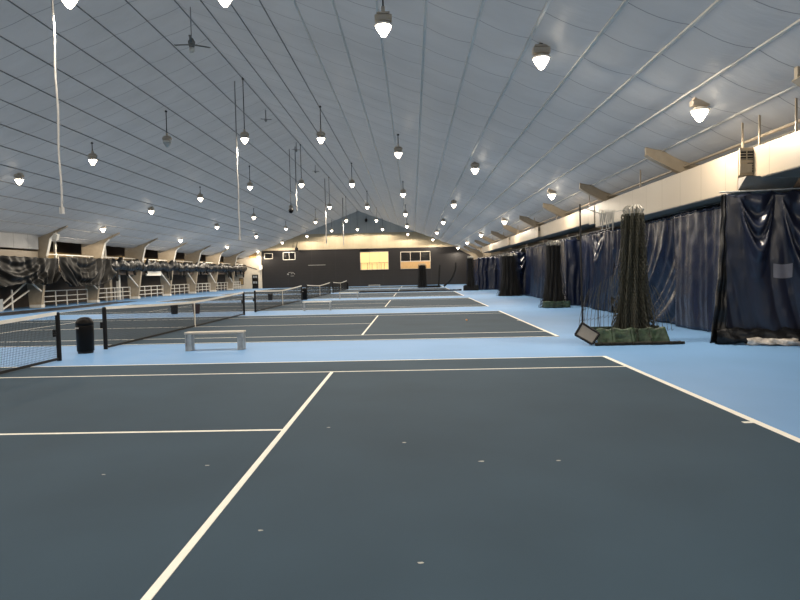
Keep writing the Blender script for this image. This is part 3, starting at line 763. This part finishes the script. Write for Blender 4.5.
# ------------------------------------------------------------------ hanging ropes from the ridge
rope_l = ['nearest', 'second', 'third', 'fourth', 'fifth']
for k in range(5):
    y = ROWS[k]; x = -0.38
    r = empty('pull_rope', (x, y, 0), 0, f'{rope_l[k]} white pull rope hanging from the roof ridge, counted from the camera', 'rope', 'ridge pull ropes')
    top = [8.15, 8.3, 8.1, 7.9, 8.0][k]
    bot = [3.5, 3.7, 6.6, 5.0, 5.5][k]
    m = MB(); pts = [(0.03 * sin(i * 1.3) * .5, 0, top + (bot - top) * i / 12) for i in range(13)]
    m.tube(pts, .036 + .014 * k, n=6).build('rope', M['ropew'], r)
    MB().bar((0, 0, top), (0, 0, 11.22), .035 + .01 * k, n=5).build('cord', M['batten_d'], r)
    MB().bar((0, 0, bot - .12), (0, 0, bot + .04), .1, n=8).build('rope_handle', M['ropew'], r)
r = empty('hanging_weight', (-.8, 43.97, 0), 0, 'black ball weight hanging from the ridge near the third pull rope', 'weight')
MB().bar((0, 0, 6.6), (0, 0, 11.0), .03, n=5).build('cord', M['black'], r)
MB().lathe([(.02, -.2), (.14, -.14), (.19, 0), (.14, .14), (.03, .2)], 14, (0, 0, 6.55)).build('ball', M['black'], r, smooth=True)
# ceiling fan under the ridge
f = empty('ceiling_fan', (.5, 21.0, 9.85), 0.5, 'small ceiling fan with thin dark blades under the near ridge', 'fan')
MB().bar((0, 0, .2), (0, 0, 1.3), .03, n=6).build('stem', M['batten_d'], f)
MB().lathe([(.03, -.12), (.1, -.08), (.12, .08), (.05, .2)], 14).build('motor', M['duct_under'], f, smooth=True)
MB().lathe([(.02, -.3), (.08, -.26), (.1, -.18), (.08, -.12)], 12).build('lower_cap', M['white'], f, smooth=True)
for k in range(3):
    a = 2 * pi * k / 3 + .3; b_ = MB().bar((.12 * cos(a), .12 * sin(a), 0), (.68 * cos(a), .68 * sin(a), .05), .09, .02)
    b_.build('blade', M['duct_under'], f)
for k, (x, y) in enumerate(((-.2, 34.5), (-.1, 43.0), (-.2, 52))):
    o = empty('ridge_pulley', (x, y, 11.0), 0, ['dark pulley bracket on the ridge, nearest of three', 'dark pulley bracket on the ridge, middle of three', 'dark pulley bracket on the ridge, farthest of three'][k], 'pulley', 'ridge pulleys')
    MB().bar((0, 0, -.3), (0, 0, .25), .05, n=6).build('bracket', M['batten_d'], o)
    MB().bar((-.3, 0, -.25), (.3, .1, -.28), .04, n=6).build('arm', M['batten_d'], o)
    MB().bar((0, -.06, -.35), (0, .06, -.35), .14, n=12).build('wheel', M['batten_d'], o)

# ------------------------------------------------------------------ lamps
LX = [-14.72, -11.08, -7.42, -3.75, 0.02, 3.7, 7.4, 11.05, 14.7]
LZ = [5.28, 6.5, 7.35, 8.1, 8.18, 8.1, 7.3, 6.45, 5.15]
def make_lamp(lit):
    r = empty('high_bay_lamp')
    MB().lathe([(.21, .25), (.215, .27), (.13, .33), (.06, .36)], 20).build('reflector', M['reflector'], r, smooth=True)
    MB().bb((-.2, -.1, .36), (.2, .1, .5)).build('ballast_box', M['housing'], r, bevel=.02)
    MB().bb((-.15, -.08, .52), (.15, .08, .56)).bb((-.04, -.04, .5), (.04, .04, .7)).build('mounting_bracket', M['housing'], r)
    MB().lathe([(.015, 0.0), (.055, .02), (.11, .10), (.165, .19), (.19, .26)], 20).build('lamp_glass', M['glow'] if lit else M['offglass'], r, smooth=True)
    return r
lamp_on = make_lamp(True); lamp_off = make_lamp(False)
used_on = used_off = False
rown = ['first row from the camera', 'second row from the camera', 'third row from the camera', 'fourth row from the camera', 'fifth row from the camera', 'last row before the gable']
pos = ['far left', 'second from left', 'third from left', 'fourth from left', 'central', 'fourth from right', 'third from right', 'second from right', 'far right']
WARM = (1.0, 0.87, 0.70)
P_LAMP = 560.0
for k in range(-1, 6):
    y = ROWS[0] + 14.84 * k if k < 5 else 88.4
    for i, (x, z) in enumerate(zip(LX, LZ)):
        lit = not (k == 1 and i == 3) and not (k == 0 and i in (0, 1, 2, 3) and False)
        if k == 3 and i in (0,): pass
        if lit:
            o = lamp_on if not used_on else copy_tree(lamp_on); used_on = True
        else:
            o = lamp_off if not used_off else copy_tree(lamp_off); used_off = True
        o.location = (x, y, z)
        st = MB().bar((0, 0, .66), (0, 0, roof_z(x) - z + .02), .035, n=6).lathe([(.06, 0), (.06, .04)], 10, (0, 0, roof_z(x) - z - .1))
        s = st.build('hanging_stem', M['black'], o)
        if k < 0: tag(o, f'high bay lamp over the near court edge, {pos[i]} of its row', 'lamp', 'lamps behind the camera')
        else: tag(o, ('' if lit else 'unlit ') + f'high bay lamp hanging {pos[i]} in the {rown[k]}', 'lamp', 'high bay lamps')
        if lit:
            l = bpy.data.lights.new('lamp_light', 'SPOT'); l.energy = P_LAMP; l.color = WARM
            l.spot_size = radians(172); l.spot_blend = 0.12; l.shadow_soft_size = 0.18
            lo = bpy.data.objects.new('lamp_light', l); COL.objects.link(lo); lo.location = (x, y, z - 0.2)

# ------------------------------------------------------------------ world, camera, view
w = bpy.data.worlds.new('World'); SC.world = w; w.use_nodes = True
bg = w.node_tree.nodes['Background']; bg.inputs[0].default_value = (0.97, 0.98, 1.0, 1); bg.inputs[1].default_value = 0.85  # unseen outside light, added to shine through the liner

F_PX, H, PITCH, YAW, ROLL, CX = 601.9, 1.785, -0.0438, -0.0216, -0.0217, 7.956
fw = Vector((sin(YAW) * cos(PITCH), cos(YAW) * cos(PITCH), sin(PITCH)))
rt = Vector((cos(YAW), -sin(YAW), 0)); up = rt.cross(fw)
r2 = rt * cos(ROLL) + up * sin(ROLL); u2 = -rt * sin(ROLL) + up * cos(ROLL)
cam = bpy.data.cameras.new('camera'); co = bpy.data.objects.new('camera', cam); COL.objects.link(co)
cam.sensor_width = 36; cam.lens = F_PX * 36 / 800; cam.clip_start = 0.05; cam.clip_end = 400
mw = Matrix.Identity(4)
for i in range(3):
    mw[i][0] = r2[i]; mw[i][1] = u2[i]; mw[i][2] = -fw[i]
mw[0][3], mw[1][3], mw[2][3] = CX, 0, H
co.matrix_world = mw
SC.camera = co
vs = SC.view_settings
SC.display_settings.display_device = 'sRGB'
vs.view_transform = 'Standard'; vs.look = 'None'; vs.gamma = 1; vs.use_curve_mapping = False
vs.exposure = 0.0
try:
    SC.cycles.use_denoising = True
    SC.cycles.max_bounces = 8; SC.cycles.diffuse_bounces = 5
    SC.cycles.sample_clamp_indirect = 6
except Exception: pass
